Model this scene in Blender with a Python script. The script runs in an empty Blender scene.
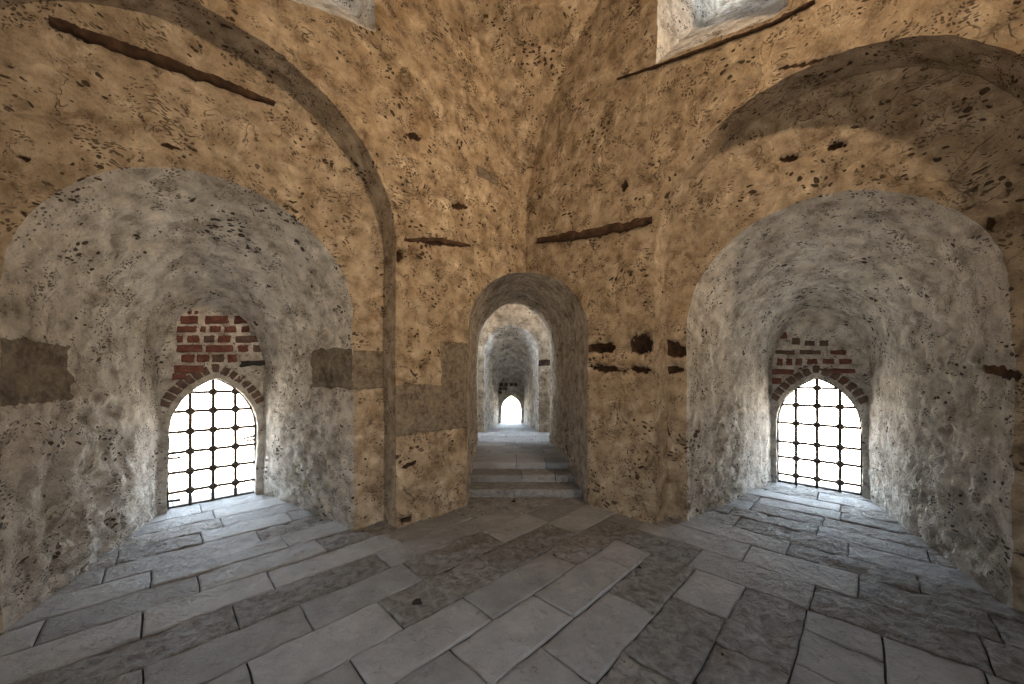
import bpy, math, random
from mathutils import Vector, noise
from mathutils.geometry import delaunay_2d_cdt
random.seed(7)
C = bpy.context.scene.collection
EYE = 1.6; F = 351.0; CX = 512.0; HY = 378.0       # pinhole camera measured from the photograph
S2 = math.sqrt(.5)
K = Vector((.2, 5.17, 0))                            # the room corner the passage cuts through
CEN = Vector((-.03, .55, 0)); ZC = 3.75; TOP = 6.75

# ---------------------------------------------------------------- helpers
def link(name, verts, faces, mats, attrs=None, fmat=None, parent=None, smooth=True):
    me = bpy.data.meshes.new(name)
    me.from_pydata([tuple(v) for v in verts], [], faces)
    for m in mats: me.materials.append(m)
    if fmat: me.polygons.foreach_set('material_index', fmat)
    if smooth: me.polygons.foreach_set('use_smooth', [True]*len(me.polygons))
    if attrs:
        for k, vals in attrs.items():
            if isinstance(vals[0], (int, float)):
                a = me.attributes.new(k, 'FLOAT', 'POINT'); a.data.foreach_set('value', vals)
            else:
                a = me.attributes.new(k, 'FLOAT_VECTOR', 'POINT')
                a.data.foreach_set('vector', [c for v in vals for c in v])
    me.update()
    o = bpy.data.objects.new(name, me); C.objects.link(o)
    if parent is not None: o.parent = parent
    return o
def structure(o): o['kind'] = 'structure'; return o
def tag(o, label, cat, group=None):
    o['label'] = label; o['category'] = cat
    if group: o['group'] = group
    return o
def empty(name, loc):
    o = bpy.data.objects.new(name, None); C.objects.link(o); o.location = loc; o.empty_display_size = .2
    return o
def sstep(a, b, x):
    t = min(1, max(0, (x-a)/(b-a))); return t*t*(3-2*t)

class Side:
    """a wall plane through K; t runs along the wall away from the corner, n points out of the room"""
    def __init__(s, d, n, org=K): s.d = Vector((d[0], d[1], 0)); s.n = Vector((n[0], n[1], 0)); s.k = org
    def P(s, t, z, off=0): return s.k + s.d*t + s.n*off + Vector((0, 0, z))
    def px(s, x, y, off=0):                          # where the sight line of a photo point meets the plane
        r = Vector(((x-CX)/F, 1, (HY-y)/F))
        q = (s.k.dot(s.n)+off)/r.dot(s.n); p = r*q
        return (p-s.k).dot(s.d), p.z+EYE
RECL = .29
L = Side((-S2, -S2), (-S2, S2)); R = Side((S2, -S2), (S2, S2))

def rough(p):
    o = max((p-K).dot(L.n), (p-K).dot(R.n))
    return (.65 + 1.6*sstep(.3, .9, o) + 1.1*sstep(1.5, .4, p.z)*sstep(.2, .6, o))*(1-.68*sstep(1.6, 2.0, o))
def disp(p):
    r = rough(p)
    q = Vector(p)
    v = noise.noise_vector(q*1.3)*.020 + noise.noise_vector(q*3.7+Vector((9, 3, 1)))*.013*r \
        + noise.noise_vector(q*9.3)*.012*r + noise.noise_vector(q*21.0)*.0075*r
    return v

class MB:
    def __init__(s): s.v = []; s.f = []; s.a = {'uvw': [], 'white': [], 'block': [], 'void': []}
    def add(s, verts, faces, uvw, white, block, void):
        o = len(s.v); s.v += verts; s.f += [tuple(i+o for i in f) for f in faces]
        s.a['uvw'] += uvw; s.a['white'] += white; s.a['block'] += block; s.a['void'] += void
def inpoly(x, y, poly):
    c = False; j = len(poly)-1
    for i in range(len(poly)):
        xi, yi = poly[i]; xj, yj = poly[j]
        if (yi > y) != (yj > y) and x < (xj-xi)*(y-yi)/(yj-yi)+xi: c = not c
        j = i
    return c
def dens(loop, res, closed=True):
    out = []
    n = len(loop)
    for i in range(n if closed else n-1):
        a = Vector(loop[i]); b = Vector(loop[(i+1) % n]); k = max(1, int(math.ceil((b-a).length/res-1e-6)))
        for j in range(k): out.append(a.lerp(b, j/k))
    if not closed: out.append(Vector(loop[-1]))
    return out
def patch(mb, outer, holes, mapf, res, mark=None, white=0.0, uvf=None, do_disp=True):
    loops = [dens(outer, res)] + [dens(h, res) for h in holes]
    pts = []; edges = []
    for lp in loops:
        o = len(pts); pts += [Vector((p[0], p[1])) for p in lp]
        edges += [(o+i, o+(i+1) % len(lp)) for i in range(len(lp))]
    near = set()
    for p in pts: near.add((int(p.x/res*1.4), int(p.y/res*1.4)))
    x0 = min(p.x for p in pts); x1 = max(p.x for p in pts); y0 = min(p.y for p in pts); y1 = max(p.y for p in pts)
    outp = [tuple(p) for p in loops[0]]; hp = [[tuple(p) for p in l] for l in loops[1:]]
    ny = int((y1-y0)/res/.87)+1
    # scanline crossings
    allp = [outp]+hp
    for j in range(ny):
        y = y0+(j+.5)*res*.87+1e-5; xs = []
        for poly in allp:
            n = len(poly)
            for i in range(n):
                a = poly[i]; b = poly[(i+1) % n]
                if (a[1] > y) != (b[1] > y): xs.append(a[0]+(y-a[1])*(b[0]-a[0])/(b[1]-a[1]))
        xs.sort()
        for q in range(0, len(xs)-1, 2):
            a, b = xs[q]+res*.5, xs[q+1]-res*.5
            if b < a: continue
            x = x0+math.ceil((a-x0)/res)*res+(j % 2)*res*.5
            while x < b:
                px, py = x+random.uniform(-.2, .2)*res, y+random.uniform(-.2, .2)*res
                if (int(px/res*1.4), int(py/res*1.4)) not in near: pts.append(Vector((px, py)))
                x += res
    V, E, Fc, *_ = delaunay_2d_cdt(pts, edges, [], 0, 1e-5)
    faces = []
    rows = {}
    for f in Fc:
        cx = sum(V[i].x for i in f)/len(f); cy = sum(V[i].y for i in f)/len(f)
        if max((V[f[0]]-V[f[1]]).length, (V[f[1]]-V[f[2]]).length, (V[f[2]]-V[f[0]]).length) < res*1.6 and False: pass
        if inpoly(cx, cy, outp) and not any(inpoly(cx, cy, h) for h in hp): faces.append(tuple(f))
    vs = []; uv = []; wh = []; bl = []; vo = []
    for p in V:
        q = mapf(p.x, p.y); b = v = 0.0
        nv = Vector((0, 0, 0))
        if mark:
            b, v, nv = mark(p.x, p.y)
        d = disp(q) if do_disp else Vector((0, 0, 0))
        
        vs.append(q + d + nv); uv.append((p.x, p.y, 0) if not uvf else uvf(p.x, p.y)); wh.append(white); bl.append(b); vo.append(v)
    mb.add(vs, faces, uv, wh, bl, vo)
def loft(mb, A, B, rows, white=0.0, mark=None, bulge=None, uo=0.0):
    n = len(A); vs = []; fs = []; uv = []; wh = []; bl = []; vo = []
    arc = 0.0; arcs = [0.0]
    for i in range(1, n): arc += (A[i]-A[i-1]).length; arcs.append(arc)
    ln = (B[n//2]-A[n//2]).length
    for j in range(rows+1):
        v = j/rows
        for i in range(n):
            p = A[i].lerp(B[i], v)
            b = w = 0.0; nv = Vector((0, 0, 0))
            if mark: b, w, nv = mark(i, v, p)
            vs.append(p + disp(p) + nv); uv.append((v*ln+uo, arcs[i], 0)); wh.append(white(v, p) if callable(white) else white); bl.append(b); vo.append(w)
    for j in range(rows):
        for i in range(n-1):
            a = j*n+i; fs.append((a, a+1, a+n+1, a+n))
    mb.add(vs, fs, uv, wh, bl, vo)

def resample(pts, n):
    P = [Vector(p) for p in pts]; acc = [0.0]
    for i in range(1, len(P)): acc.append(acc[-1]+(P[i]-P[i-1]).length)
    out = []; j = 0
    for k in range(n):
        q = acc[-1]*k/(n-1)
        while j < len(P)-2 and acc[j+1] < q: j += 1
        u = (q-acc[j])/max(1e-9, acc[j+1]-acc[j]); out.append(tuple(P[j].lerp(P[j+1], min(1, u))))
    return out
def arch_pts(t0, t1, spring, rise, n=48, point=None, z0=-.06, njamb=30):
    """jamb, arch, jamb as (t,z). point=True gives two pointed arcs"""
    c = (t0+t1)/2; w = abs(t1-t0)/2; sg = 1 if t1 > t0 else -1; out = []
    for i in range(njamb): out.append((t0, z0+(spring-z0)*i/njamb))
    if not point:
        for i in range(n+1):
            a = math.pi*(1-i/n); out.append((c+sg*w*math.cos(a), spring+rise*math.sin(a)))
    else:
        k = (rise*rise-w*w)/(2*w); r = w+k; am = math.atan2(rise, k)
        for i in range(n//2+1):
            a = am*i/(n//2); out.append((c-sg*(r*math.cos(a)-k), spring+r*math.sin(a)))
        for i in range(n//2-1, -1, -1):
            a = am*i/(n//2); out.append((c+sg*(r*math.cos(a)-k), spring+r*math.sin(a)))
    for i in range(njamb-1, -1, -1): out.append((t1, z0+(spring-z0)*i/njamb))
    return out

# ---------------------------------------------------------------- materials
class NT:
    def __init__(s, name):
        s.m = bpy.data.materials.new(name); s.m.use_nodes = True; s.t = s.m.node_tree; s.t.nodes.clear()
        s.out = s.t.nodes.new('ShaderNodeOutputMaterial'); s.b = s.t.nodes.new('ShaderNodeBsdfPrincipled')
        s.t.links.new(s.b.outputs[0], s.out.inputs[0]); s.b.inputs['Specular IOR Level'].default_value = .25
    def n(s, typ, ins=None, **kw):
        x = s.t.nodes.new(typ)
        for k, v in kw.items(): setattr(x, k, v)
        for k, v in (ins or {}).items():
            if hasattr(v, 'is_output') or hasattr(v, 'links'): s.t.links.new(v, x.inputs[k])
            else: x.inputs[k].default_value = v
        return x
    def noise(s, vec, sc, det=6, rough=.6, dist=0):
        return s.n('ShaderNodeTexNoise', {'Vector': vec, 'Scale': sc, 'Detail': det, 'Roughness': rough, 'Distortion': dist}).outputs['Fac']
    def ramp(s, fac, stops):
        x = s.n('ShaderNodeValToRGB', {0: fac}); e = x.color_ramp.elements
        while len(e) < len(stops): e.new(.5)
        for i, (p, c) in enumerate(stops):
            e[i].position = p; e[i].color = c if len(c) == 4 else (*c, 1)
        return x.outputs[0]
    def mix(s, f, a, b, typ='MIX'):
        x = s.n('ShaderNodeMix', data_type='RGBA', blend_type=typ)
        for k, v in ((0, f), (6, a), (7, b)):
            if hasattr(v, 'links'): s.t.links.new(v, x.inputs[k])
            else: x.inputs[k].default_value = v if not isinstance(v, tuple) or len(v) == 4 else (*v, 1)
        return x.outputs[2]
    def math(s, op, a, b=0.0, c=None, clamp=False):
        x = s.n('ShaderNodeMath', operation=op, use_clamp=clamp)
        for k, v in enumerate((a, b) if c is None else (a, b, c)):
            if hasattr(v, 'links'): s.t.links.new(v, x.inputs[k])
            else: x.inputs[k].default_value = v
        return x.outputs[0]
    def mr(s, v, a, b, c=0.0, d=1.0):
        x = s.n('ShaderNodeMapRange', {0: v, 1: a, 2: b, 3: c, 4: d}, interpolation_type='SMOOTHSTEP'); return x.outputs[0]
    def attr(s, name): return s.n('ShaderNodeAttribute', attribute_name=name)

def wall_material():
    s = NT('weathered_limestone')
    pos = s.n('ShaderNodeNewGeometry').outputs['Position']
    uv = s.attr('uvw').outputs['Vector']; white = s.attr('white').outputs['Fac']
    block = s.attr('block').outputs['Fac']; void = s.attr('void').outputs['Fac']
    warp = s.n('ShaderNodeTexNoise', {'Vector': pos, 'Scale': 3.0, 'Detail': 3})
    wv = s.n('ShaderNodeVectorMath', {0: warp.outputs['Color'], 1: (.5, .5, .5)}, operation='SUBTRACT').outputs[0]
    ws = s.n('ShaderNodeVectorMath', {0: wv, 'Scale': .28}, operation='SCALE').outputs[0]
    uw = s.n('ShaderNodeVectorMath', {0: uv, 1: ws}, operation='ADD').outputs[0]
    pw = s.n('ShaderNodeVectorMath', {0: pos, 1: ws}, operation='ADD').outputs[0]
    n1 = s.noise(pos, 1.1, 5); n2 = s.noise(pw, 4.5, 8, .65); n3 = s.noise(pos, 26, 6, .7); n4 = s.noise(pw, 2.3, 6, .6, 1.0)
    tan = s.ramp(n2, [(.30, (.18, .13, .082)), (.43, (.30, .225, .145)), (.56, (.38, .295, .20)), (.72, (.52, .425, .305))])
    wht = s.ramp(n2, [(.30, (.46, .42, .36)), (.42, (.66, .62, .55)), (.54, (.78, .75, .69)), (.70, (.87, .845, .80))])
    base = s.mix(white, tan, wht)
    # coursed blocks showing faintly through the worn render
    br = s.n('ShaderNodeTexBrick', {'Vector': uw, 'Color1': (.34, .34, .34, 1), 'Color2': (.62, .62, .62, 1), 'Mortar': (.8, .8, .8, 1), 'Scale': 1.0,
             'Mortar Size': .012, 'Mortar Smooth': .5, 'Brick Width': .72, 'Row Height': .33})
    vis = s.mr(n1, .42, .62)
    base = s.mix(s.math('MULTIPLY', vis, .8), base, s.mix(1.0, base, s.mix(.35, (.6, .6, .6), br.outputs['Color']), 'OVERLAY'))
    # brown earthy patches and pale smears
    base = s.mix(s.mr(n4, .56, .70, 0, .5), base, s.mix(white, (.25, .155, .075), (.34, .28, .21)))
    base = s.mix(s.mr(s.noise(pw, 6.5, 9, .7, .6), .60, .72, 0, .55), base, s.mix(white, (.56, .465, .335), (.78, .75, .69)))
    base = s.mix(s.mr(n3, .48, .70, 0, .5), base, s.mix(white, (.24, .17, .10), (.38, .33, .27)))
    # squared dark ashlars
    bc = s.ramp(n3, [(.3, (.12, .095, .068)), (.7, (.22, .18, .13))])
    base = s.mix(s.mr(block, .35, .65), base, bc)
    blo = s.noise(pos, 6.5, 9, .72, .15)
    base = s.mix(1.0, base, s.ramp(blo, [(.37, (.58, .54, .50)), (.48, (.97, .97, .97)), (.63, (1.3, 1.3, 1.28))]), 'MULTIPLY')
    # pits and cracks
    ps = s.n('ShaderNodeVectorMath', {0: pw, 1: (1, 1, 1.6)}, operation='MULTIPLY').outputs[0]
    vo = s.n('ShaderNodeTexVoronoi', {'Vector': ps, 'Scale': 13, 'Randomness': 1.0}).outputs['Distance']
    thr = s.mr(s.noise(pos, 3.1, 5, .6), .42, .68, 0.0, .36)
    pit = s.math('SUBTRACT', thr, vo); pit = s.mr(pit, -.02, .05)
    vo2 = s.n('ShaderNodeTexVoronoi', {'Vector': ps, 'Scale': 31, 'Randomness': 1.0}).outputs['Distance']
    thr2 = s.mr(s.noise(pos, 5.3, 5, .6), .40, .66, 0.0, .42)
    pit2 = s.mr(s.math('SUBTRACT', thr2, vo2), -.03, .06)
    pits = s.math('MAXIMUM', pit, s.math('MULTIPLY', pit2, .8))
    pits = s.math('MULTIPLY', pits, s.math('SUBTRACT', 1.0, s.math('MULTIPLY', block, .8)))
    crk = s.n('ShaderNodeTexVoronoi', {'Vector': uw, 'Scale': 1.9}, feature='DISTANCE_TO_EDGE').outputs['Distance']
    crk = s.math('MULTIPLY', s.mr(crk, .012, .0), s.mr(s.noise(pos, 2.0, 4), .5, .62))
    rid = s.math('ABSOLUTE', s.math('SUBTRACT', s.noise(pw, 3.4, 4, .55, .6), .5))
    rid = s.math('MULTIPLY', s.mr(rid, .011, .0), s.mr(s.noise(pos, 4.1, 3), .50, .60))
    dark = s.math('MAXIMUM', s.math('MAXIMUM', pits, s.math('MULTIPLY', rid, .75)), s.math('MULTIPLY', crk, .35))
    base = s.mix(s.math('MULTIPLY', dark, .9), base, (.035, .022, .014))
    vcol = s.ramp(s.noise(pw, 14, 6, .7), [(.35, (.012, .008, .006)), (.7, (.09, .045, .022))])
    base = s.mix(s.mr(void, .3, .7), base, vcol)
    s.t.links.new(base, s.b.inputs['Base Color']); s.b.inputs['Roughness'].default_value = .95
    rg = s.noise(pw, 10, 10, .72, .1)
    zz = s.n('ShaderNodeSeparateXYZ', {0: pos}).outputs[2]
    low = s.math('MULTIPLY', s.mr(zz, 2.5, 1.3), white)
    h = s.math('MULTIPLY', rg, s.math('MULTIPLY_ADD', low, .13, s.math('MULTIPLY_ADD', white, .045, .036)))
    h = s.math('ADD', h, s.math('MULTIPLY', s.noise(pos, 55, 6, .7), .007))
    h = s.math('ADD', h, s.math('MULTIPLY', n4, .03))
    h = s.math('SUBTRACT', h, s.math('MULTIPLY', dark, .03))
    h = s.math('SUBTRACT', h, s.math('MULTIPLY', s.math('MULTIPLY', br.outputs['Fac'], vis), .006))
    h = s.math('MULTIPLY', h, s.math('SUBTRACT', 1.0, s.math('MULTIPLY', block, .55)))
    bp = s.n('ShaderNodeBump', {'Strength': .9, 'Distance': 1.0, 'Height': h})
    s.t.links.new(bp.outputs[0], s.b.inputs['Normal'])
    return s.m
def floor_material():
    s = NT('worn_paving_stone')
    pos = s.n('ShaderNodeNewGeometry').outputs['Position']
    sr = s.attr('srand').outputs['Fac']; rf = s.attr('rflag').outputs['Fac']
    off = s.n('ShaderNodeCombineXYZ', {0: s.math('MULTIPLY', sr, 13.0), 1: s.math('MULTIPLY', sr, 7.0)}).outputs[0]
    p = s.n('ShaderNodeVectorMath', {0: pos, 1: off}, operation='ADD').outputs[0]
    n1 = s.noise(p, 3.0, 8, .65); n2 = s.noise(p, 14, 10, .72, .6)
    smooth = s.ramp(n1, [(.3, (.30, .305, .31)), (.55, (.41, .415, .42)), (.8, (.54, .545, .55))])
    rgh = s.ramp(n2, [(.34, (.21, .19, .17)), (.45, (.34, .325, .305)), (.56, (.46, .45, .435)), (.72, (.60, .59, .58))])
    base = s.mix(rf, smooth, rgh)
    base = s.mix(1.0, base, s.ramp(sr, [(0, (.78, .78, .78)), (1, (1.12, 1.12, 1.12))]), 'MULTIPLY')
    base = s.mix(s.mr(s.noise(p, 9, 9, .75), .56, .66, 0, .5), base, (.15, .13, .11))
    base = s.mix(s.mr(s.noise(p, 23, 8, .75), .58, .68, 0, .4), base, (.60, .60, .59))
    jt = s.attr('joint').outputs['Fac']
    base = s.mix(jt, base, (.03, .027, .024))
    s.t.links.new(base, s.b.inputs['Base Color']); s.b.inputs['Roughness'].default_value = .72
    s.b.inputs['Specular IOR Level'].default_value = .3
    h = s.math('MULTIPLY', n2, s.math('MULTIPLY_ADD', rf, .09, .05))
    h = s.math('ADD', h, s.math('MULTIPLY', s.noise(p, 5, 6, .6), .018))
    h = s.math('ADD', h, s.math('MULTIPLY', s.noise(p, 60, 5, .7), .003))
    bp = s.n('ShaderNodeBump', {'Strength': .9, 'Distance': 1.0, 'Height': h}); s.t.links.new(bp.outputs[0], s.b.inputs['Normal'])
    return s.m
def simple(name, stops, scale, rough=.9, bump=.01, stretch=(1, 1, 1), metal=0.0):
    s = NT(name); pos = s.n('ShaderNodeTexCoord').outputs['Object']
    p = s.n('ShaderNodeVectorMath', {0: pos, 1: stretch}, operation='MULTIPLY').outputs[0]
    n = s.noise(p, scale, 8, .68, .3)
    s.t.links.new(s.ramp(n, stops), s.b.inputs['Base Color']); s.b.inputs['Roughness'].default_value = rough; s.b.inputs['Metallic'].default_value = metal
    bp = s.n('ShaderNodeBump', {'Strength': .8, 'Distance': 1.0, 'Height': s.math('MULTIPLY', n, bump)}); s.t.links.new(bp.outputs[0], s.b.inputs['Normal'])
    return s.m
M_WALL = wall_material(); M_FLOOR = floor_material()
M_BRICK = simple('old_red_brick', [(.3, (.06, .028, .022)), (.5, (.15, .06, .045)), (.72, (.25, .125, .095))], 16, .95, .012)
M_BRICKD = simple('sooty_brick', [(.3, (.05, .035, .03)), (.55, (.13, .085, .068)), (.8, (.24, .17, .14))], 16, .95, .012)
M_IRON = simple('rusty_iron', [(.3, (.035, .03, .027)), (.7, (.09, .07, .055))], 30, .7, .003, metal=.3)
M_WOOD = simple('dry_old_wood', [(.3, (.015, .009, .006)), (.5, (.055, .030, .017)), (.75, (.13, .075, .042))], 9, .95, .02, (1, 1, 1))
M_BLACK = simple('charred_stone', [(.3, (.012, .011, .011)), (.7, (.05, .045, .045))], 14, .8, .01)

# ---------------------------------------------------------------- marks on the walls (in wall coordinates)
def nz(t, z, k=0.0): return noise.noise(Vector((t*7, z*7, k)))*.025 + noise.noise(Vector((t*19, z*19, k+5)))*.014
def marker(side, off, blocks, voids, edges=(), smears=()):
    """blocks: (t0,t1,z0,z1); voids: (tc,zc,half_w,half_h,tilt,depth)"""
    def f(t, z):
        b = v = 0.0; nv = Vector((0, 0, 0))
        for k, (a, c, d, e) in enumerate(blocks):
            w = nz(t, z, k)*.6
            m = min(t-a, c-t, z-d, e-z)+w
            b = max(b, sstep(-.012, .012, m))
        for k, (pl, w) in enumerate(smears):
            dm = 9
            for i in range(len(pl)-1):
                ax, ay = pl[i]; bx, by = pl[i+1]; dx, dy = bx-ax, by-ay
                u = max(0, min(1, ((t-ax)*dx+(z-ay)*dy)/(dx*dx+dy*dy))); dm = min(dm, math.hypot(t-ax-u*dx, z-ay-u*dy))
            if dm < w*2: b = max(b, .47*sstep(w*1.3, w*.4, dm+nz(t, z, k+40)*1.2))
        dep = 0
        for k, (tc, zc, hw, hh, tl, dp) in enumerate(voids):
            dt = t-tc; dz = z-zc-tl*dt
            if abs(dt) > hw*1.6 or abs(dz) > hh*2.2: continue
            m = 1-math.sqrt((dt/hw)**2+(dz/hh)**2) + (nz(t, z, k+20)*17+noise.noise(Vector((t*45, z*45, k)))*.35)
            q = sstep(-.1, .35, m)
            if q*dp > dep: dep = q*dp
            v = max(v, q)
        for e in edges: dep *= sstep(.0, .05, abs(t-e))
        return b, v, side.n*dep
    return f
def void_px(side, off, x0, x1, yl, yr, hpx, dp=.05):
    a = side.px(x0, yl, off); b = side.px(x1, yr, off)
    dep = ((side.P(a[0], 0, off)+side.P(b[0], 0, off))*.5).y
    sg = b[0]-a[0]
    return ((a[0]+b[0])/2, (a[1]+b[1])/2, abs(sg)/2, hpx*dep/F/2, (b[1]-a[1])/sg, dp)

def ridge_t(side, z):
    dl = (K-CEN).dot(side.n); al = -(K-CEN).dot(side.d)
    rr = (K-CEN).length**2; q = rr-(z-ZC)**2-dl*dl
    return al-math.sqrt(max(q, 0)) if z > ZC else 0.0
PW = .755; PS = 2.2; PR = .95                        # passage half width, springing, rise
def pass_profile(n=40, nj=36): return dens(arch_pts(-PW, PW, PS, PR, n, True, -.06, nj), .03, False)

def build_side(side, name, t0, t1, spring, rec, nich, cler, blocks, voids, rblocks, rvoids, res, nres, niche_depth, mirror):
    mb = MB(); r2 = math.sqrt(2)
    big = [tuple(p) for p in dens(arch_pts(t0, t1, spring, (t1-t0)/2, 60), res, False)]
    # main face
    prof = [(x*r2, z) for x, z in pass_profile() if x >= -1e-6]
    prof = [(t, z) for t, z in prof]      # apex -> down to floor
    outer = [(p[0], p[1]) for p in prof[::-1]]                        # floor -> apex at t=0
    outer += [(0, z) for z in [PS+PR+(ZC-PS-PR)*i/25 for i in range(1, 26)]]
    for i in range(1, 300):
        z = ZC+(TOP-ZC)*(i/300.0); outer.append((ridge_t(side, z), z))
    outer += [(ridge_t(side, TOP), TOP), (6.9, TOP), (6.9, -.06)] + big[::-1]
    patch(mb, outer, [cler], lambda t, z: side.P(t, z), res, marker(side, 0, blocks, voids, (t0, t1, PW*r2), smL if side is L else smR), 0.0)
    # soffit of the big arch
    loft(mb, [side.P(t, z) for t, z in big], [side.P(t, z, rec) for t, z in big], 10, .12, uo=3)
    # recessed wall
    no = [tuple(p) for p in dens(arch_pts(nich[0], nich[1], nich[2], nich[3], 64), res, False)]
    outer = big[::1] + no[::-1]
    patch(mb, outer, [], lambda t, z: side.P(t, z, rec), res, marker(side, rec, rblocks, rvoids, (t0, t1, nich[0], nich[1]), srL if side is L else srR), 0.05)
    # splayed niche
    A = [side.P(t, z, rec) for t, z in no]
    wc, ww, bt, bw, bs, br_ = niche_depth     # window centre point, window half width, back half width, spring, rise
    n2 = resample(arch_pts(-bt, bt, bs, br_, 64), len(no))
    back = Side((side.d.x, side.d.y), (side.n.x, side.n.y), Vector((wc[0], wc[1], 0)))
    B = [back.P(t, z) for t, z in n2]
    ml = (B[0]-A[0]).length
    def nmark(i, v, p):
        b = 0.0
        for (ia, ib, va, vb, za, zb) in bw:
            if ia <= i/len(no) <= ib:
                w = nz(v*2, p.z, i*0+3)*.6
                b = max(b, sstep(-.012, .012, min((v-va)*ml, (vb-v)*ml, p.z-za, zb-p.z)+w))
        return b, 0.0, Vector((0, 0, 0))
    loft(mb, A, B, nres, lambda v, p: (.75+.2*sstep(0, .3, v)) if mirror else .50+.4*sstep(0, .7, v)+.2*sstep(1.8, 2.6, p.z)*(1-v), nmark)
    win = dens(arch_pts(-ww, ww, .93, .67, 40, True, -.06, 22), .05, False)
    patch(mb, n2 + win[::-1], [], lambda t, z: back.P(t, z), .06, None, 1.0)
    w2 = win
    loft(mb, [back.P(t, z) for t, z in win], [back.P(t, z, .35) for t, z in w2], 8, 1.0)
    # clerestory reveal
    cl = dens([tuple(c) for c in cler], res); cl.append(cl[0])
    c0 = Vector((sum(c[0] for c in cler)/len(cler), sum(c[1] for c in cler)/len(cler)))
    A = [side.P(c[0], c[1]) for c in cl]
    B = [side.P(c0.x+(c[0]-c0.x)*.55+.12, c0.y+(c[1]-c0.y)*.6+1.25, 1.25) for c in cl]
    loft(mb, A, B, 30, .9)
    o = link(name, mb.v, mb.f, [M_WALL], mb.a); structure(o)
    return back

# left
bL = L.px(355, 0, RECL)
nL = (2.36, 4.51, 2.20, 1.07)
clerL = [(2.25, 5.14), (2.6, 5.03), (3.05, 4.86), (3.3, 4.84), (3.34, 6.0), (2.3, 6.0)]
voidsL = [void_px(L, 0, 392, 409, 255, 255, 15, .12), 
          void_px(L, 0, 404, 470, 238, 245, 7, .02), void_px(L, 0, 404, 424, 135, 138, 8, .03),
          void_px(L, 0, 452, 468, 205, 207, 7, .03), void_px(L, 0, 400, 416, 470, 462, 6, .03), void_px(L, 0, 398, 412, 522, 519, 7, .04)]
q1, q2 = L.px(498, 187), L.px(477, 165)
blocksL = [(1.06, 2.1, .98, 1.52), (1.06, 1.46, 1.52, 2.03), (q1[0], q2[0], q1[1], q2[1])]
def smear(side, off, pts, w):
    return [side.px(x, y, off) for x, y in pts], w
smL = [smear(L, 0, [(400, 232), (440, 240), (470, 247)], .05), smear(L, 0, [(385, 500), (410, 492), (440, 488)], .07), smear(L, 0, [(520, 180), (512, 100), (495, 30)], .07)]
srL = [smear(L, RECL, p, w) for p, w in (([(0, 112), (50, 120), (105, 112), (150, 108)], .035), ([(0, 55), (45, 62), (90, 60)], .04),
       ([(205, 125), (208, 145), (216, 160)], .035), ([(240, 128), (234, 148), (226, 165)], .035), ([(285, 160), (300, 200), (330, 240)], .03),
       ([(200, 122), (222, 118), (244, 126)], .025), ([(60, 180), (20, 200), (0, 215)], .03))]
smR = [smear(R, 0, p, w) for p, w in (([(612, 84), (660, 68), (720, 47)], .03), ([(750, 80), (720, 100), (690, 140)], .05), ([(590, 350), (650, 348)], .09))]
srR = [smear(R, .36, p, w) for p, w in (([(828, 95), (850, 88), (872, 84)], .07), ([(930, 170), (960, 195), (1000, 215)], .05), ([(780, 160), (830, 150), (900, 142)], .04),
       ([(660, 348), (690, 354)], .08))]
rblocksL = [(1.9, 2.5, 1.48, 1.90)]
rvoidsL = [void_px(L, RECL, 10, 30, 153, 158, 7), void_px(L, RECL, 160, 178, 145, 150, 4, .02), void_px(L, RECL, 12, 30, 205, 220, 4, .03)]
WL = (-3.80, 4.50)
backL = build_side(L, 'wall_left', 2.03, 4.83, 3.0, RECL, nL, clerL, blocksL, voidsL, rblocksL, rvoidsL, .024, 60,
    (WL, .44, .505, [(0, .35, 0, .40, 1.49, 1.93), (.65, 1, -.1, .30, 1.42, 1.86)], 1.7, .82), False)
nR = (2.12, 4.24, 2.16, 1.07)
clerR = [(1.93, 5.02), (2.5, 4.90), (2.95, 4.76), (3.05, 4.80), (3.05, 6.0), (1.95, 6.0)]
voidsR = [void_px(R, 0, 582, 614, 349, 347, 13, .10), void_px(R, 0, 628, 656, 347, 343, 22, .06), void_px(R, 0, 632, 652, 352, 345, 14, .10),
          void_px(R, 0, 587, 627, 367, 372, 7, .07), void_px(R, 0, 628, 652, 370, 372, 9, .08),
          void_px(R, 0, 620, 628, 188, 182, 12, .03), void_px(R, 0, 560, 576, 349, 348, 8, .04),
          void_px(R, 0, 775, 850, 68, 52, 5, .02), void_px(R, 0, 880, 940, 50, 62, 4, .02)]
rvoidsR = [void_px(R, .35, 652, 690, 340, 356, 20, .06), void_px(R, .35, 826, 850, 146, 142, 9, .06), void_px(R, .35, 985, 1022, 370, 376, 14, .05),
           void_px(R, .35, 984, 996, 224, 225, 16, .05), void_px(R, .35, 662, 672, 425, 440, 12, .04), void_px(R, .35, 777, 800, 157, 155, 7, .04),
           void_px(R, .35, 652, 690, 368, 370, 8, .05), void_px(R, .35, 975, 992, 303, 305, 4, .03)]
WR = (4.36, 5.03)
backR = build_side(R, 'wall_right', 1.91, 4.40, 2.95, .36, nR, clerR, [], voidsR, [], rvoidsR, .024, 64,
    (WR, .46, .52, [], 1.72, .80), True)

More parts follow.
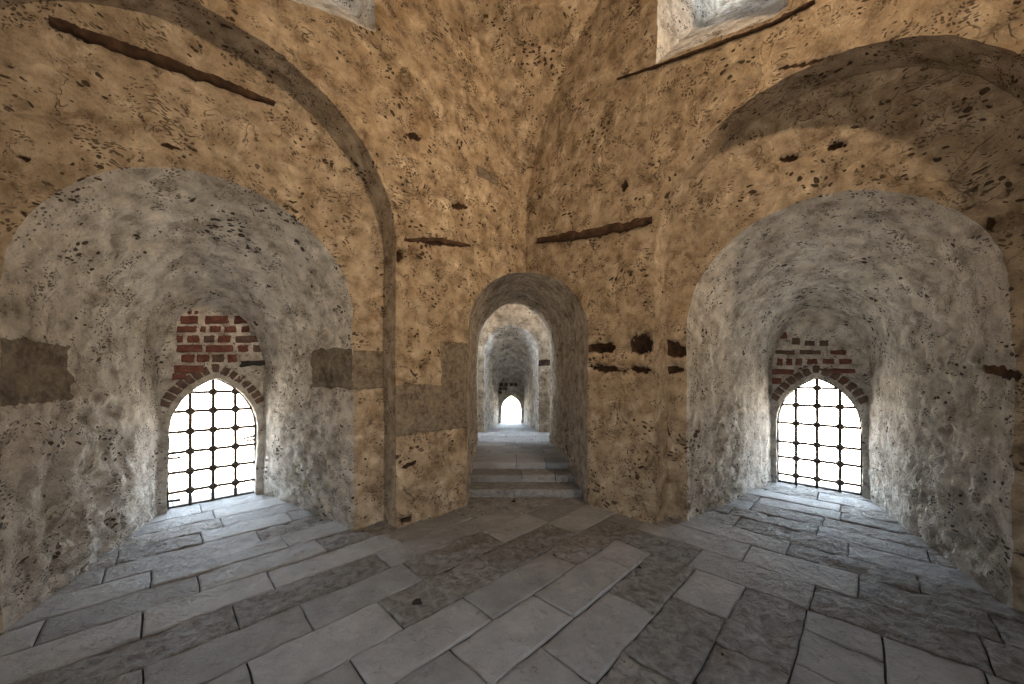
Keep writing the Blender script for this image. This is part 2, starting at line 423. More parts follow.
# pendentive between the two walls
def pendentive():
    mb = MB(); rows = 300; cols = 70; Rr = (K-CEN).length
    vs = []; fs = []; uv = []
    for j in range(rows+1):
        z = ZC+(TOP-ZC)*(j/rows)**1.0
        a = L.P(ridge_t(L, z), z); b = R.P(ridge_t(R, z), z)
        aa = math.atan2(a.y-CEN.y, a.x-CEN.x); ab = math.atan2(b.y-CEN.y, b.x-CEN.x)
        r = math.sqrt(max(0, Rr*Rr-(z-ZC)**2))
        for i in range(cols+1):
            g = aa+(ab-aa)*i/cols
            p = Vector((CEN.x+r*math.cos(g), CEN.y+r*math.sin(g), z))
            if i in (0, cols): p = a if i == 0 else b
            vs.append(p+disp(p)); uv.append((g*4, z, 0))
    for j in range(rows):
        for i in range(cols):
            q = j*(cols+1)+i; fs.append((q, q+1, q+cols+2, q+cols+1))
    n = len(vs); mb.add(vs, fs, uv, [0.0]*n, [0.0]*n, [0.0]*n)
    structure(link('wall_corner', mb.v, mb.f, [M_WALL], mb.a))
pendentive()

# passage through the corner
PD = -.07                                            # the passage drifts slightly left as it goes back
def build_passage():
    mb = MB(); pr = pass_profile()
    A = [Vector((K.x+x, K.y-abs(x), z)) for x, z in pr]
    B = [Vector((.04+x*.985, 7.26, z)) for x, z in pr]
    loft(mb, A, B, 90, lambda v, p: .35)
    structure(link('wall_passage', mb.v, mb.f, [M_WALL], mb.a))
build_passage()
# the far chamber
def build_far():
    mb = MB(); FW = Side((1, 0), (0, 1), Vector((.02, 7.262, 0)))
    pr = pass_profile()
    patch(mb, [(-2.6, -.06), (-2.6, 4.2), (2.6, 4.2), (2.6, -.06)]+[(x*.985+.02, z) for x, z in pr][::-1], [], lambda t, z: FW.P(t, z, 0), .1, None, .2)
    Y0 = 8.4; FB = Side((1, 0), (0, 1), Vector((0.0, Y0, 0)))
    no = [tuple(p) for p in dens(arch_pts(-.68, .64, 2.15, .72, 40, False, .25, 20), .05, False)]
    def far_mark(t, z):
        b = sstep(-.01, .01, min(t-.55, 1.2-t, z-1.9, 2.05-z)); return 0, b, Vector((0, 0, 0))
    patch(mb, [(-2.6, .25), (-2.6, 4.2), (2.6, 4.2), (2.6, .25)]+no[::-1], [], lambda t, z: FB.P(t, z), .05, far_mark, .15)
    BW = Side((1, 0), (0, 1), Vector((-.02, 10.1, 0)))
    nb = resample(arch_pts(-.36, .36, 1.25, .38, 40, False, .25, 20), len(no))
    loft(mb, [FB.P(t, z) for t, z in no], [BW.P(t, z) for t, z in nb], 40, .9)
    wn = arch_pts(-.285, .285, .68, .40, 30, True, .27, 12)
    patch(mb, nb+wn[::-1], [], lambda t, z: BW.P(t, z), .04, None, 1.0)
    loft(mb, [BW.P(t, z) for t, z in wn], [BW.P(t, z, .3) for t, z in wn], 5, 1.0)
    for sx in (-2.6, 2.6):
        q = [Vector((sx, 7.2+(8.5-7.2)*i/12, -.06)) for i in range(13)]
        loft(mb, q, [p+Vector((0, 0, 2.5)) for p in q], 20, .3)
    q = [Vector((-2.6+5.2*i/20, 7.2, 4.2)) for i in range(21)]
    loft(mb, q, [p+Vector((0, 1.3, 0)) for p in q], 12, .3)
    structure(link('wall_far', mb.v, mb.f, [M_WALL], mb.a))
    return BW
FARW = build_far()

# walls behind the viewer, coarse: arched openings let the daylight in
def build_back():
    a = K + L.d*6.88; b = K + R.d*6.22; c = a + R.d*6.22
    for nm, org, d, nrm, ln in (('wall_back_left', a, R.d, -R.n, 6.22), ('wall_back_right', b, L.d, -L.n, 6.88)):
        mb = MB(); sd = Side((d.x, d.y), (nrm.x, nrm.y), org)
        h = [tuple(p) for p in dens(arch_pts(ln/2-.75, ln/2+.75, 2.0, .75, 24, False, -.06, 10), .14, False)]
        patch(mb, [(0, -.06), (0, TOP), (ln, TOP), (ln, -.06)]+h[::-1], [], lambda t, z: sd.P(t, z), .14, None, .0)
        loft(mb, [sd.P(t, z) for t, z in h], [sd.P(t*.7+ln*.15, z*.85, 1.6) for t, z in h], 14, .8)
        structure(link(nm, mb.v, mb.f, [M_WALL], mb.a))
    mb = MB(); cc = [(K+L.d*7+R.d*-.1), K+L.d*-.1+R.d*-.1, K+R.d*6.4+L.d*-.1, K+L.d*7+R.d*6.4]
    patch(mb, [(p.x, p.y) for p in cc], [], lambda x, y: Vector((x, y, TOP-.02)), .15, None, .0)
    structure(link('ceiling', mb.v, mb.f, [M_WALL], mb.a))
build_back()

# ---------------------------------------------------------------- floor
def nm_of(x, y, z=0.0):
    D = F*(EYE-z)/(y-HY); p = Vector(((x-CX)/F*D, D, 0))-K
    return p.dot(R.n), p.dot(L.n)
def build_floor():
    mrows = [-7.0, -6.6, -6.2, -5.8, -5.42, -5.05, -4.7, -4.34, -3.98, -3.6, -3.24, -2.88, -2.52, -2.15, -1.78, -1.44, -1.05, -.70, -.36, -.02, .33, .68, 1.0, 1.35, 1.7, 2.05, 2.5, 2.9]
    nrows = [-.62, -.22, .2, .55, .92, 1.25, 1.6, 1.95, 2.3, 2.7, 3.1]
    lcut = [(151, 572), (198, 580), (142, 622), (269, 576), (236, 616), (307, 618), (202, 540), (143, 677), (249, 671), (351, 658), (384, 607),
            (413, 571), (398, 612), (476, 606), (494, 565), (555, 606), (468, 666), (562, 661), (651, 668), (634, 603), (618, 564), (360, 675),
            (538, 518), (552, 553), (688, 603), (707, 605), (751, 658), (844, 645)]
    rcut = [(747, 552), (789, 547), (859, 583), (918, 580), (813, 596), (849, 544), (822, 526), (984, 647), (740, 519)]
    lc = [nm_of(*p) for p in lcut]; rc = [nm_of(*p) for p in rcut]
    roughpts = [nm_of(*p) for p in [(100, 600), (285, 598), (270, 528), (330, 545), (680, 615), (770, 625), (690, 560), (925, 590), (740, 640), (60, 640), (840, 590), (640, 575), (780, 530), (430, 600), (900, 610)]]
    smoothpts = [nm_of(*p) for p in [(60, 640), (215, 600), (315, 563), (130, 590), (718, 592), (800, 570), (930, 660), (505, 640), (330, 665), (430, 640)]]
    slabs = []
    def cuts(lo, hi, fixed, rnd):
        cs = sorted([c for c in fixed if lo+.2 < c < hi-.2]); out = [lo]
        for c in cs:
            if c-out[-1] > .22: out.append(c)
        out.append(hi); res = [out[0]]
        for i in range(1, len(out)):
            a = res[-1]; b = out[i]; known = i > 1 and i < len(out)-1
            while b-a > (1.55 if known else 1.25):
                a = a+rnd.uniform(.6, 1.05)
                if b-a < .3: break
                res.append(a)
            res.append(b)
        return res
    rnd = random.Random(3)
    for i in range(len(mrows)-1):
        a, b = mrows[i], mrows[i+1]
        hi = -.62 if b < -1.2 else .45
        if a > 0: hi = -2.0
        lo = -7.2
        cs = cuts(lo, hi, [n for n, m in lc if a <= m < b], rnd)
        for j in range(len(cs)-1): slabs.append((cs[j], cs[j+1], a, b))
    for i in range(len(nrows)-1):
        a, b = nrows[i], nrows[i+1]
        lo, hi = -7.0, (-1.44 if a < .2 else -1.6)
        cs = cuts(lo, hi, [m for n, m in rc if a <= n < b], rnd)
        for j in range(len(cs)-1): slabs.append((a, b, cs[j], cs[j+1]))
    V = []; Fs = []; sr = []; rf = []; jn = []
    for (n0, n1, m0, m1) in slabs:
        cn, cm = (n0+n1)/2, (m0+m1)/2
        w = K+R.n*cn+L.n*cm
        if w.y < -.9: continue
        if cn > .5 and cm > -1.2: continue
        rv = rnd.random(); rr = 1.0 if rnd.random() < .33 else rnd.random()*.25
        for q in roughpts:
            if n0 < q[0] < n1 and m0 < q[1] < m1: rr = 1.0; rv *= .6
        for q in smoothpts:
            if n0 < q[0] < n1 and m0 < q[1] < m1: rr = 0.0; rv = .7+.3*rv
        h = rnd.uniform(-.004, .004); tn, tm = rnd.uniform(-.004, .004), rnd.uniform(-.004, .004)
        res = .024 if w.length < 5 else .06
        gn = max(3, int((n1-n0)/res)); gm = max(3, int((m1-m0)/res)); g = .0035+.003*rv
        base = len(V)
        us = [0, .012/(n1-n0)]+[k/gn for k in range(1, gn)]+[1-.012/(n1-n0), 1]
        vs_ = [0, .012/(m1-m0)]+[k/gm for k in range(1, gm)]+[1-.012/(m1-m0), 1]
        U = len(us); W = len(vs_)
        for iu, u in enumerate(us):
            for iv, v in enumerate(vs_):
                edge = iu in (0, U-1) or iv in (0, W-1)
                n = n0+g+(n1-n0-2*g)*u; m = m0+g+(m1-m0-2*g)*v
                p = K+R.n*n+L.n*m
                jx = noise.noise_vector(p*6)*.006
                am = .007+.014*rr
                z = h+tn*(u-.5)*2+tm*(v-.5)*2+noise.noise(Vector((p.x*5+rv*30, p.y*5, rv)))*am+noise.noise(Vector((p.x*15, p.y*15+rv*30, rv)))*am*.6
                if edge: z -= .003
                V.append(Vector((p.x+jx.x, p.y+jx.y, z))); sr.append(rv); rf.append(rr); jn.append(0.0)
        for iu in range(U-1):
            for iv in range(W-1):
                a = base+iu*W+iv; Fs.append((a, a+W, a+W+1, a+1))
        # skirt
        per = [iu*W for iu in range(U)]+[(U-1)*W+iv for iv in range(1, W)]+[iu*W+W-1 for iu in range(U-2, -1, -1)]+[iv for iv in range(W-2, 0, -1)]
        sb = len(V)
        for q in per:
            v = V[base+q]; V.append(Vector((v.x, v.y, -.05))); sr.append(rv); rf.append(rr); jn.append(1.0)
        for q in range(len(per)):
            q2 = (q+1) % len(per); Fs.append((base+per[q], sb+q, sb+q2, base+per[q2]))
    # bedding under the slabs
    b = len(V)
    for n, m in ((-7.3, -7.1), (3.2, -7.1), (3.2, 3.0), (-7.3, 3.0)):
        p = K+R.n*n+L.n*m; V.append(Vector((p.x, p.y, -.018))); sr.append(0); rf.append(0); jn.append(1.0)
    Fs.append((b, b+1, b+2, b+3))
    o = structure(link('floor', V, Fs, [M_FLOOR], {'srand': sr, 'rflag': rf, 'joint': jn}))
build_floor()

def box_pts(x0, x1, y0, y1, z0, z1, cell=.04, rv=.5, rr=.4, store=None, gap=.004):
    """displaced top and front of one slab"""
    V, Fs, sr, rf, jn = store
    nx = max(2, int((x1-x0)/cell)); ny = max(2, int((y1-y0)/cell)); nzv = max(2, int((z1-z0)/cell))
    x0 += gap; x1 -= gap
    prof = [(y0+.0, z0+(z1-z0-.012)*k/nzv) for k in range(nzv+1)]+[(y0+.004, z1-.004), (y0+.012, z1)]+[(y0+.012+(y1-gap-y0-.012)*k/ny, z1) for k in range(1, ny+1)]+[(y1-gap, z1-.05)]
    b = len(V); P = len(prof)
    for i in range(nx+1):
        x = x0+(x1-x0)*i/nx
        for (y, z) in prof:
            p = Vector((x, y, z)); d = noise.noise_vector(p*7)*.007+noise.noise_vector(p*19)*.003
            V.append(p+d); sr.append(rv); rf.append(rr); jn.append(0.0)
    for i in range(nx):
        for k in range(P-1):
            a = b+i*P+k; Fs.append((a, a+P, a+P+1, a+1))
def build_steps():
    rnd = random.Random(11)
    ys = [4.72, 5.06, 5.40]
    def xc(y): return .2+(.04-.2)*(y-4.7)/(7.26-4.7)
    labels = ['lowest stone step at the mouth of the pointed corner passage', 'middle stone step inside the pointed corner passage',
              'top stone step inside the pointed corner passage, beside the long landing']
    for k, y in enumerate(ys):
        st = ([], [], [], [], []); y1 = (ys[k+1]+.004 if k < 2 else 5.75)
        c = xc(y); x = c-.80
        while x < c+.80:
            w = rnd.uniform(.45, .85); xe = min(c+.80, x+w)
            if c+.80-xe < .25: xe = c+.80
            box_pts(x, xe, y, y1, .1*k-.02, .1*(k+1), .03, rnd.random(), rnd.random(), st); x = xe
        o = link('stone_step', st[0], st[1], [M_FLOOR], {'srand': st[2], 'rflag': st[3], 'joint': st[4]})
        tag(o, labels[k], 'step', 'steps in the corner passage')
    st = ([], [], [], [], []); y = 5.75
    while y < 10.6:
        d = rnd.uniform(.26, .4); hw = .85 if y < 7.1 else (2.6 if y+d < 8.5 else .9)
        c = xc(min(y, 7.26)); x = c-hw-rnd.uniform(0, .5)
        while x < c+hw:
            w = rnd.uniform(.5, 1.1); xs = max(x, c-hw); xe = min(x+w, c+hw)
            if xe-xs > .1:
                box_pts(xs, xe, y, y+d, .25, .3, .05, rnd.random(), rnd.random() if rnd.random() < .4 else .1, st)
            x += w
        y += d
    b = len(st[0])
    for x, yy in ((-.8, 5.6), (.95, 5.6), (2.6, 7.2), (2.6, 10.6), (-2.6, 10.6), (-2.6, 7.2)):
        st[0].append(Vector((x, yy, .285))); st[2].append(0); st[3].append(0); st[4].append(1.0)
    st[1].append(tuple(b+i for i in range(6)))
    structure(link('floor_passage', st[0], st[1], [M_FLOOR], {'srand': st[2], 'rflag': st[3], 'joint': st[4]}))
build_steps()

# ---------------------------------------------------------------- solid helpers for small things
def ribbon_box(corners, out, thick, sink, seed, bev=.18, jit=.006):
    """a rough brick/stone: corners = 4 points ccw on the wall, out = direction into the room"""
    rn = random.Random(seed); c = sum(corners, Vector())/4
    V = []; ring = []
    m = []
    for i in range(4):
        a = corners[i]; b = corners[(i+1) % 4]
        for k in range(4):
            m.append(a.lerp(b, k/4.0))
    n = len(m)
    j = [Vector((rn.uniform(-1, 1), rn.uniform(-1, 1), rn.uniform(-1, 1)))*jit for _ in range(n)]
    for lay, (s, o) in enumerate(((1, -sink), (1.0, thick*.55), (1-bev, thick))):
        for i in range(n):
            q = m[i]
            if lay == 2:
                dv = (q-c); q = q-dv.normalized()*min(dv.length*.3, bev*.05)
            V.append(q+out*o+j[i]*(1 if lay else .5)+(out*rn.uniform(-.003, .003) if lay == 2 else Vector()))
    V.append(c+out*(thick*1.02)); V.append(c-out*sink)
    Fs = []
    for l in range(2):
        for i in range(n):
            i2 = (i+1) % n; Fs.append((l*n+i, l*n+i2, (l+1)*n+i2, (l+1)*n+i))
    for i in range(n):
        Fs.append((2*n+i, 2*n+(i+1) % n, 3*n)); Fs.append(((i+1) % n, i, 3*n+1))
    return V, Fs
def join(parts):
    V = []; Fs = []
    for v, f in parts:
        o = len(V); V += v; Fs += [tuple(i+o for i in q) for q in f]
    return V, Fs

def brickwork(back, rects, dark, ring_n, ring_skip, ww, black, label, out_sign, blacklabel):
    """rects: (x0,x1,yc,h,slope) photo points -> wall coordinates; the arch ring follows the window head"""
    root = empty('brick_infill', back.P(0, 1.6)); inv = Vector(root.location)
    out = -back.n
    def loc(vs): return [v-inv for v in vs]
    red = []; sooty = []
    for k, (x0, x1, yc, h, sl) in enumerate(rects):
        xm = (x0+x1)/2
        ps = []
        for (x, dy) in ((x0, h/2), (x1, h/2), (x1, -h/2), (x0, -h/2)):
            t, z = back.px(x, yc+sl*(x-xm)+dy); ps.append(back.P(t, z))
        (sooty if k in dark else red).append(ribbon_box(ps, out, .022, .05, k+1))
    for v, f in red: link('brick', loc(v), f, [M_BRICK], parent=root)
    for v, f in sooty:
        o = link('brick', loc(v), f, [M_BRICKD], parent=root); o['label'] = 'sooty grey-brown brick'
    ring = []
    w = ww+.055; rise = .67+.075; kk = (rise*rise-w*w)/(2*w); r = w+kk; am = math.atan2(rise, kk)
    half = ring_n//2
    for sg in (-1, 1):
        for i in range(half):
            if (sg, i) in ring_skip: continue
            a0 = am*(.33+.63*(i+.08)/half); a1 = am*(.33+.63*(i+.88)/half)
            q = []
            for (a, rr) in ((a0, r), (a0, r+.105), (a1, r+.105), (a1, r)):
                q.append(back.P(sg*(rr*math.cos(a)-kk), .93+rr*math.sin(a)))
            ring.append(ribbon_box(q, out, .018, .05, 40+i))
    zt = .93+rise
    ring.append(ribbon_box([back.P(-.03, zt), back.P(.03, zt), back.P(.04, zt+.10), back.P(-.04, zt+.10)], out, .018, .05, 77))
    for v, f in ring: link('arch_brick', loc(v), f, [M_BRICKD], parent=root)
    tag(root, label, 'brickwork')
    if black:
        ps = []
        for x, y in black:
            t, z = back.px(x, y); ps.append(back.P(t, z))
        c = sum(ps, Vector())/4
        v, f = ribbon_box([p-c for p in ps], out, .05, .05, 5, jit=.012)
        o = link('black_stone', v, f, [M_BLACK]); o.location = c; tag(o, blacklabel, 'stone')
def Z3(x, y): return (140+x/2.85, 290+y/2.85)
rl = []
for y, h, row in ((85, 23, [(115, 165), (185, 252), (268, 312)]), (112, 17, [(105, 160), (172, 188), (198, 230), (240, 275), (288, 312), (325, 348)]),
               (140, 20, [(105, 122), (135, 170), (182, 212), (222, 258), (272, 345)]), (167, 20, [(105, 178), (188, 265), (278, 308), (322, 355)]),
               (195, 22, [(118, 155), (162, 198), (205, 240), (250, 275)]), (64, 10, [(136, 148), (154, 166)]), (226, 22, [(98, 182)]), (247, 18, [(92, 130)])):
    for a, b in row:
        xm, ym = Z3((a+b)/2, y); rl.append((Z3(a, 0)[0], Z3(b, 0)[0], ym, h/2.85, -.02))
b_pts = [Z3(285, 222), Z3(360, 212), Z3(362, 198), Z3(285, 204)]
brickwork(backL, rl, {11, 13, 17, 20}, 14, set(), .44, b_pts, 'red brick patching above the left arched window, with black stone lodged in it', 1,
          'black angular stone lodged in the red brickwork above the left window')
def Z7(x, y): return (740+x/3.42, 310+y/3.42)
rr_ = []
for y, h, row in ((86, 22, [(108, 160)]), (114, 18, [(222, 256), (272, 303)]), (107, 22, [(178, 205)]), (145, 14, [(122, 187), (205, 275), (308, 364)]),
               (148, 20, [(90, 102)]), (178, 24, [(126, 146), (157, 178), (190, 214)]), (176, 18, [(230, 265), (284, 323), (340, 382)]),
               (212, 17, [(100, 184)]), (208, 15, [(306, 394)]), (203, 6, [(265, 290)]), (243, 20, [(108, 142)]), (240, 14, [(342, 368)]), (272, 20, [(86, 110)]), (181, 12, [(94, 108)])):
    for a, b in row:
        xm, ym = Z7((a+b)/2, y); rr_.append((Z7(a, 0)[0], Z7(b, 0)[0], ym, h/3.42, .02))
brickwork(backR, rr_, {1, 2, 3, 4, 5, 16, 20}, 12, set(), .46, None, 'red and sooty brick patching above the right arched window', -1, '')
fr = []
for y, h, row in ((384.5, 3.2, [(499, 503), (504.5, 508), (509.5, 513), (514, 517)]), (388.8, 2.6, [(498, 502), (502.6, 507)]), (392.5, 2.4, [(498, 501.5)])):
    for a, b in row: fr.append((a, b, y, h, 0))
def far_bricks():
    root = empty('brick_infill', FARW.P(0, 1.3)); inv = Vector(root.location); red = []
    for k, (x0, x1, yc, h, sl) in enumerate(fr):
        ps = []
        for (x, dy) in ((x0, h/2), (x1, h/2), (x1, -h/2), (x0, -h/2)):
            t, z = FARW.px(x, yc+dy); ps.append(FARW.P(t, z)-inv)
        red.append(ribbon_box(ps, Vector((0, -1, 0)), .02, .05, k+1, jit=.002))
    for v, f in red: link('brick', v, f, [M_BRICKD], parent=root)
    tag(root, 'small patch of dark bricks above the far window beyond the passage', 'brickwork')
far_bricks()

# ---------------------------------------------------------------- iron grilles
def tube(a, b, r, seg=8, wob=.003, steps=8, seed=0):
    rn = random.Random(seed); d = (b-a).normalized(); up = Vector((0, 0, 1)) if abs(d.z) < .9 else Vector((1, 0, 0))
    u = d.cross(up).normalized(); w = d.cross(u)
    V = []; Fs = []
    for i in range(steps+1):
        c = a.lerp(b, i/steps)+(u*rn.uniform(-wob, wob)+w*rn.uniform(-wob, wob)) if 0 < i < steps else a.lerp(b, i/steps)
        for k in range(seg):
            g = 2*math.pi*(k+.5)/seg; V.append(c+(u*math.cos(g)+w*math.sin(g))*r)
    for i in range(steps):
        for k in range(seg):
            k2 = (k+1) % seg; Fs.append((i*seg+k, i*seg+k2, (i+1)*seg+k2, (i+1)*seg+k))
    Fs.append(tuple(range(seg))[::-1]); Fs.append(tuple(steps*seg+k for k in range(seg)))
    return V, Fs
def ball(c, r, fl, axis):
    V = []; Fs = []; nu, nv = 10, 7
    t = axis.cross(Vector((0, 0, 1)))
    for j in range(nv+1):
        a = math.pi*j/nv
        for i in range(nu):
            g = 2*math.pi*i/nu; V.append(c+axis*(math.cos(a)*r*fl)+t*(math.sin(a)*math.cos(g)*r)+Vector((0, 0, 1))*(math.sin(a)*math.sin(g)*r))
    for j in range(nv):
        for i in range(nu):
            i2 = (i+1) % nu; Fs.append((j*nu+i, j*nu+i2, (j+1)*nu+i2, (j+1)*nu+i))
    return V, Fs
def grille(back, ww, zs, ts, off, label, stubs, rad=.0185, kn=.048):
    root = empty('window_grille', back.P(0, 0, off)); inv = Vector(root.location)
    spring, rise = .93, .67; kk = (rise*rise-ww*ww)/(2*ww); r = ww+kk
    def halfw(z): return ww if z <= spring else math.sqrt(max(0, r*r-(z-spring)**2))-kk
    def ztop(t): return spring+math.sqrt(max(0, r*r-(abs(t)+kk)**2))
    def mk(name, vf): 
        return link(name, [v-inv for v in vf[0]], vf[1], [M_IRON], parent=root)
    for i, t in enumerate(ts): mk('vertical_bar', tube(back.P(t, -.05, off), back.P(t, ztop(t)+.03, off), rad, seed=i))
    for i, z in enumerate(zs):
        h = halfw(z)+.03; mk('horizontal_bar', tube(back.P(-h, z, off), back.P(h, z, off), rad, seed=i+9))
    for z in zs:
        for t in ts:
            if abs(t) < halfw(z)-.03: mk('collar', ball(back.P(t, z, off), kn, .8, back.n))
    for i, (t0, t1, z, dz) in enumerate(stubs):
        mk('bent_stub', tube(back.P(t0, z, off), back.P(t1, z+dz, off-.05), rad*.8, seed=i+30))
    # frame strip at the jambs and the sill
    pts = arch_pts(-ww+.005, ww-.005, spring, rise-.005, 24, True, -.02, 6)
    segs = []
    for i in range(len(pts)-1): segs.append(tube(back.P(pts[i][0], pts[i][1], off), back.P(pts[i+1][0], pts[i+1][1], off), .011, wob=0, steps=1))
    segs.append(tube(back.P(-ww, .015, off), back.P(ww, .015, off), .014, wob=.002))
    mk('frame', join(segs))
    tag(root, label, 'window grille', 'iron grilles in the two arched windows')
# photo: 3 uprights, 6 crossbars on each
grille(backL, .44, [.19, .43, .68, .93, 1.18, 1.42], [-.215, .015, .235], .12, 'black iron grille with knotted joints filling the left arched window',
       [(-.44, -.30, .80, -.02), (-.44, -.33, .74, .01), (.44, .33, .62, .0), (.44, .33, .10, 0)])
zr = []
for y in (388, 406, 425, 445, 461, 479):
    zr.append(backR.px(817, y, .1)[1])
tr = [backR.px(x, 450, .1)[0] for x in (796, 817, 840)]
grille(backR, .46, zr, tr, .1, 'black iron grille with knotted joints filling the right arched window', [])

# ---------------------------------------------------------------- timbers let into the walls
def timber(side, off, pts, name, label, depth=.05, proud=.015, seed=1, mat=None):
    """pts: list of (x, y, height_px) photo points along the timber; it follows them on the wall plane"""
    rn = random.Random(seed); prof = []
    P3 = []
    for x, y, h in pts:
        t, z = side.px(x, y, off); q = side.P(t, z, off); P3.append((q, h*q.y/F/2))
    c = P3[0][0].copy()
    ring = []
    NS = 14
    for i in range(len(P3)-1):
        for k in range(NS if i < len(P3)-2 else NS+1):
            u = k/NS; ring.append((P3[i][0].lerp(P3[i+1][0], u), P3[i][1]*(1-u)+P3[i+1][1]*u))
    V = []; Fs = []; seg = 12
    for i, (q, h) in enumerate(ring):
        h2 = h*(1+noise.noise(Vector((i*.35, seed, 0)))*.5); sh = noise.noise(Vector((i*.21, seed, 4)))*h*.5
        for k in range(seg):
            a = 2*math.pi*k/seg; ca, sa = math.cos(a), math.sin(a)
            e = .6; cc = math.copysign(abs(ca)**e, ca); ss = math.copysign(abs(sa)**e, sa)
            dep = (proud if cc < 0 else depth)
            rj = 1+noise.noise(Vector((i*.8, k*.7, seed)))*.25
            V.append(q-c+side.n*(cc*dep*rj)+Vector((0, 0, ss*h2*rj+sh)))
    for i in range(len(ring)-1):
        for k in range(seg):
            k2 = (k+1) % seg; Fs.append((i*seg+k, i*seg+k2, (i+1)*seg+k2, (i+1)*seg+k))
    Fs.append(tuple(range(seg))[::-1]); Fs.append(tuple((len(ring)-1)*seg+k for k in range(seg)))
    o = link(name, V, Fs, [mat or M_WOOD]); o.location = c
    tag(o, label, 'timber'); return o
timber(L, RECL, [(50, 22, 7), (90, 38, 10), (160, 62, 10), (220, 84, 8), (274, 105, 3)], 'wooden_beam', 'long thin dark timber let into the tan wall above the left niche', seed=2, proud=.05)
timber(R, 0, [(538, 241, 5), (575, 236, 9), (620, 228, 9), (652, 220, 7)], 'wooden_beam', 'short dark timber lintel in the right wall near the corner', seed=3, proud=.03)
timber(R, 0, [(618, 80, 1.5), (660, 66, 2.5), (720, 44, 2.5), (772, 25, 3), (815, 2, 2)], 'wooden_beam', 'narrow timber strip along the sill of the upper right opening', seed=5, proud=.03)
timber(L, 0, [(404, 240, 3), (440, 240, 5), (470, 246, 3)], 'wooden_beam', 'weathered brown timber stub in the left wall beside the small square hole', seed=6, proud=.012)
timber(R, .36, [(984, 368, 7), (1005, 373, 11), (1020, 377, 5)], 'wooden_beam', 'charred timber end to the right of the right niche', seed=7, proud=.03)

# ---------------------------------------------------------------- outside: pale terrace and parapets seen through the grilles
def outside():
    s = NT('pale_outer_stone'); pos = s.attr('uvw').outputs['Vector']
    br = s.n('ShaderNodeTexBrick', {'Vector': pos, 'Color1': (.62, .58, .52, 1), 'Color2': (.72, .68, .62, 1), 'Mortar': (.5, .46, .4, 1), 'Scale': 1.0,
             'Mortar Size': .015, 'Brick Width': .6, 'Row Height': .25})
    s.t.links.new(br.outputs['Color'], s.b.inputs['Base Color']); s.b.inputs['Roughness'].default_value = .9
    for side, back, dist, nm in ((L, backL, .8, 'wall_ledge_left'), (R, backR, .8, 'wall_ledge_right')):
        c = Side((side.d.x, side.d.y), (side.n.x, side.n.y), back.k)
        V = []; Fs = []; uv = []
        prof = [(0.36, -.05), (dist, -.07), (dist+.03, -.5)]
        for t in (-1.2, 1.2):
            for k, (o, z) in enumerate(prof): V.append(c.P(t, z, o)); uv.append((t, z if k else -3, 0))
        n = len(prof)
        for k in range(n-1): Fs.append((k, k+1, n+k+1, n+k))
        structure(link(nm, V, Fs, [s.m], {'uvw': uv}, smooth=False))
outside()

# ---------------------------------------------------------------- light
w = bpy.data.worlds.new('daylight'); bpy.context.scene.world = w; w.use_nodes = True
bg = w.node_tree.nodes['Background']; bg.inputs[1].default_value = 18.0
wn = w.node_tree.nodes; wl = w.node_tree.links                      # blue sky above, sunlit pale ground below the horizon
tc = wn.new('ShaderNodeTexCoord'); sx = wn.new('ShaderNodeSeparateXYZ'); cr = wn.new('ShaderNodeValToRGB')
wl.new(tc.outputs['Generated'], sx.inputs[0])
ma = wn.new('ShaderNodeMath'); ma.operation = 'MULTIPLY_ADD'; ma.inputs[1].default_value = .5; ma.inputs[2].default_value = .5
wl.new(sx.outputs[2], ma.inputs[0]); wl.new(ma.outputs[0], cr.inputs[0])
e = cr.color_ramp.elements; e[0].position = .47; e[0].color = (1.0, .85, .68, 1); e[1].position = .53; e[1].color = (.72, .855, 1.0, 1)
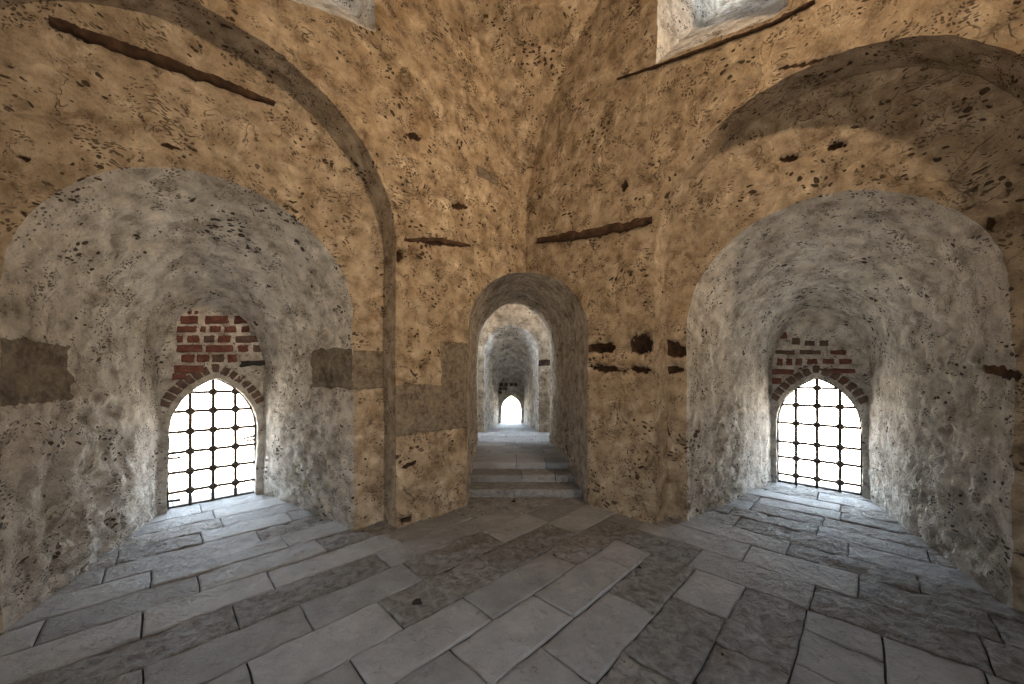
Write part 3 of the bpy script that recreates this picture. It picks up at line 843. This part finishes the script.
wl.new(cr.outputs[0], bg.inputs[0])
def portal(c, n, sx, sy):
    l = bpy.data.lights.new('portal', 'AREA'); l.shape = 'RECTANGLE'; l.size = sx; l.size_y = sy; l.cycles.is_portal = True
    o = bpy.data.objects.new('window_portal', l); C.objects.link(o); o.location = c
    o.rotation_euler = (-n).to_track_quat('-Z', 'Z').to_euler(); o['kind'] = 'structure'
portal(backL.P(0, .8, .3), L.n, 1.0, 1.8); portal(backR.P(0, .8, .3), R.n, 1.0, 1.8)
portal(L.P(2.8, 5.6, 1.3), L.n, 1.2, 1.5); portal(R.P(2.5, 5.6, 1.3), R.n, 1.2, 1.5)
portal(FARW.P(0, .7, .35), Vector((0, 1, 0)), .7, .95)
portal(K+L.d*6.88+R.d*3.11-R.n*1.65+Vector((0, 0, 1.3)), -R.n, 1.7, 2.8)
portal(K+R.d*6.22+L.d*3.44-L.n*1.65+Vector((0, 0, 1.3)), -L.n, 1.7, 2.8)
def lamp(loc, target, energy, size, col, spread=150):
    l = bpy.data.lights.new('flood_lamp', 'AREA'); l.shape = 'DISK'; l.size = size; l.energy = energy; l.color = col; l.spread = math.radians(spread)
    o = bpy.data.objects.new('flood_lamp', l); C.objects.link(o); o.location = loc
    o.rotation_euler = (Vector(target)-Vector(loc)).to_track_quat('-Z', 'Y').to_euler()
    tag(o, 'warm flood lamp high in the chamber behind the viewer', 'lamp')
WARM = (1.0, .74, .49)
lamp((3.2, -.45, 5.3), (-.6, 4.3, 4.3), 78, .22, WARM, 105)

# ---------------------------------------------------------------- camera
cam = bpy.data.cameras.new('camera'); co = bpy.data.objects.new('camera', cam); C.objects.link(co)
co.location = (0, 0, EYE); co.rotation_euler = (math.pi/2, 0, 0)
cam.sensor_width = 36; cam.lens = 36*F/1024; cam.shift_y = (HY-342)/1024; cam.clip_start = .05
bpy.context.scene.camera = co
vs = bpy.context.scene.view_settings
vs.view_transform = 'Standard'; vs.look = 'None'; vs.exposure = .12; vs.gamma = 1; vs.use_curve_mapping = False
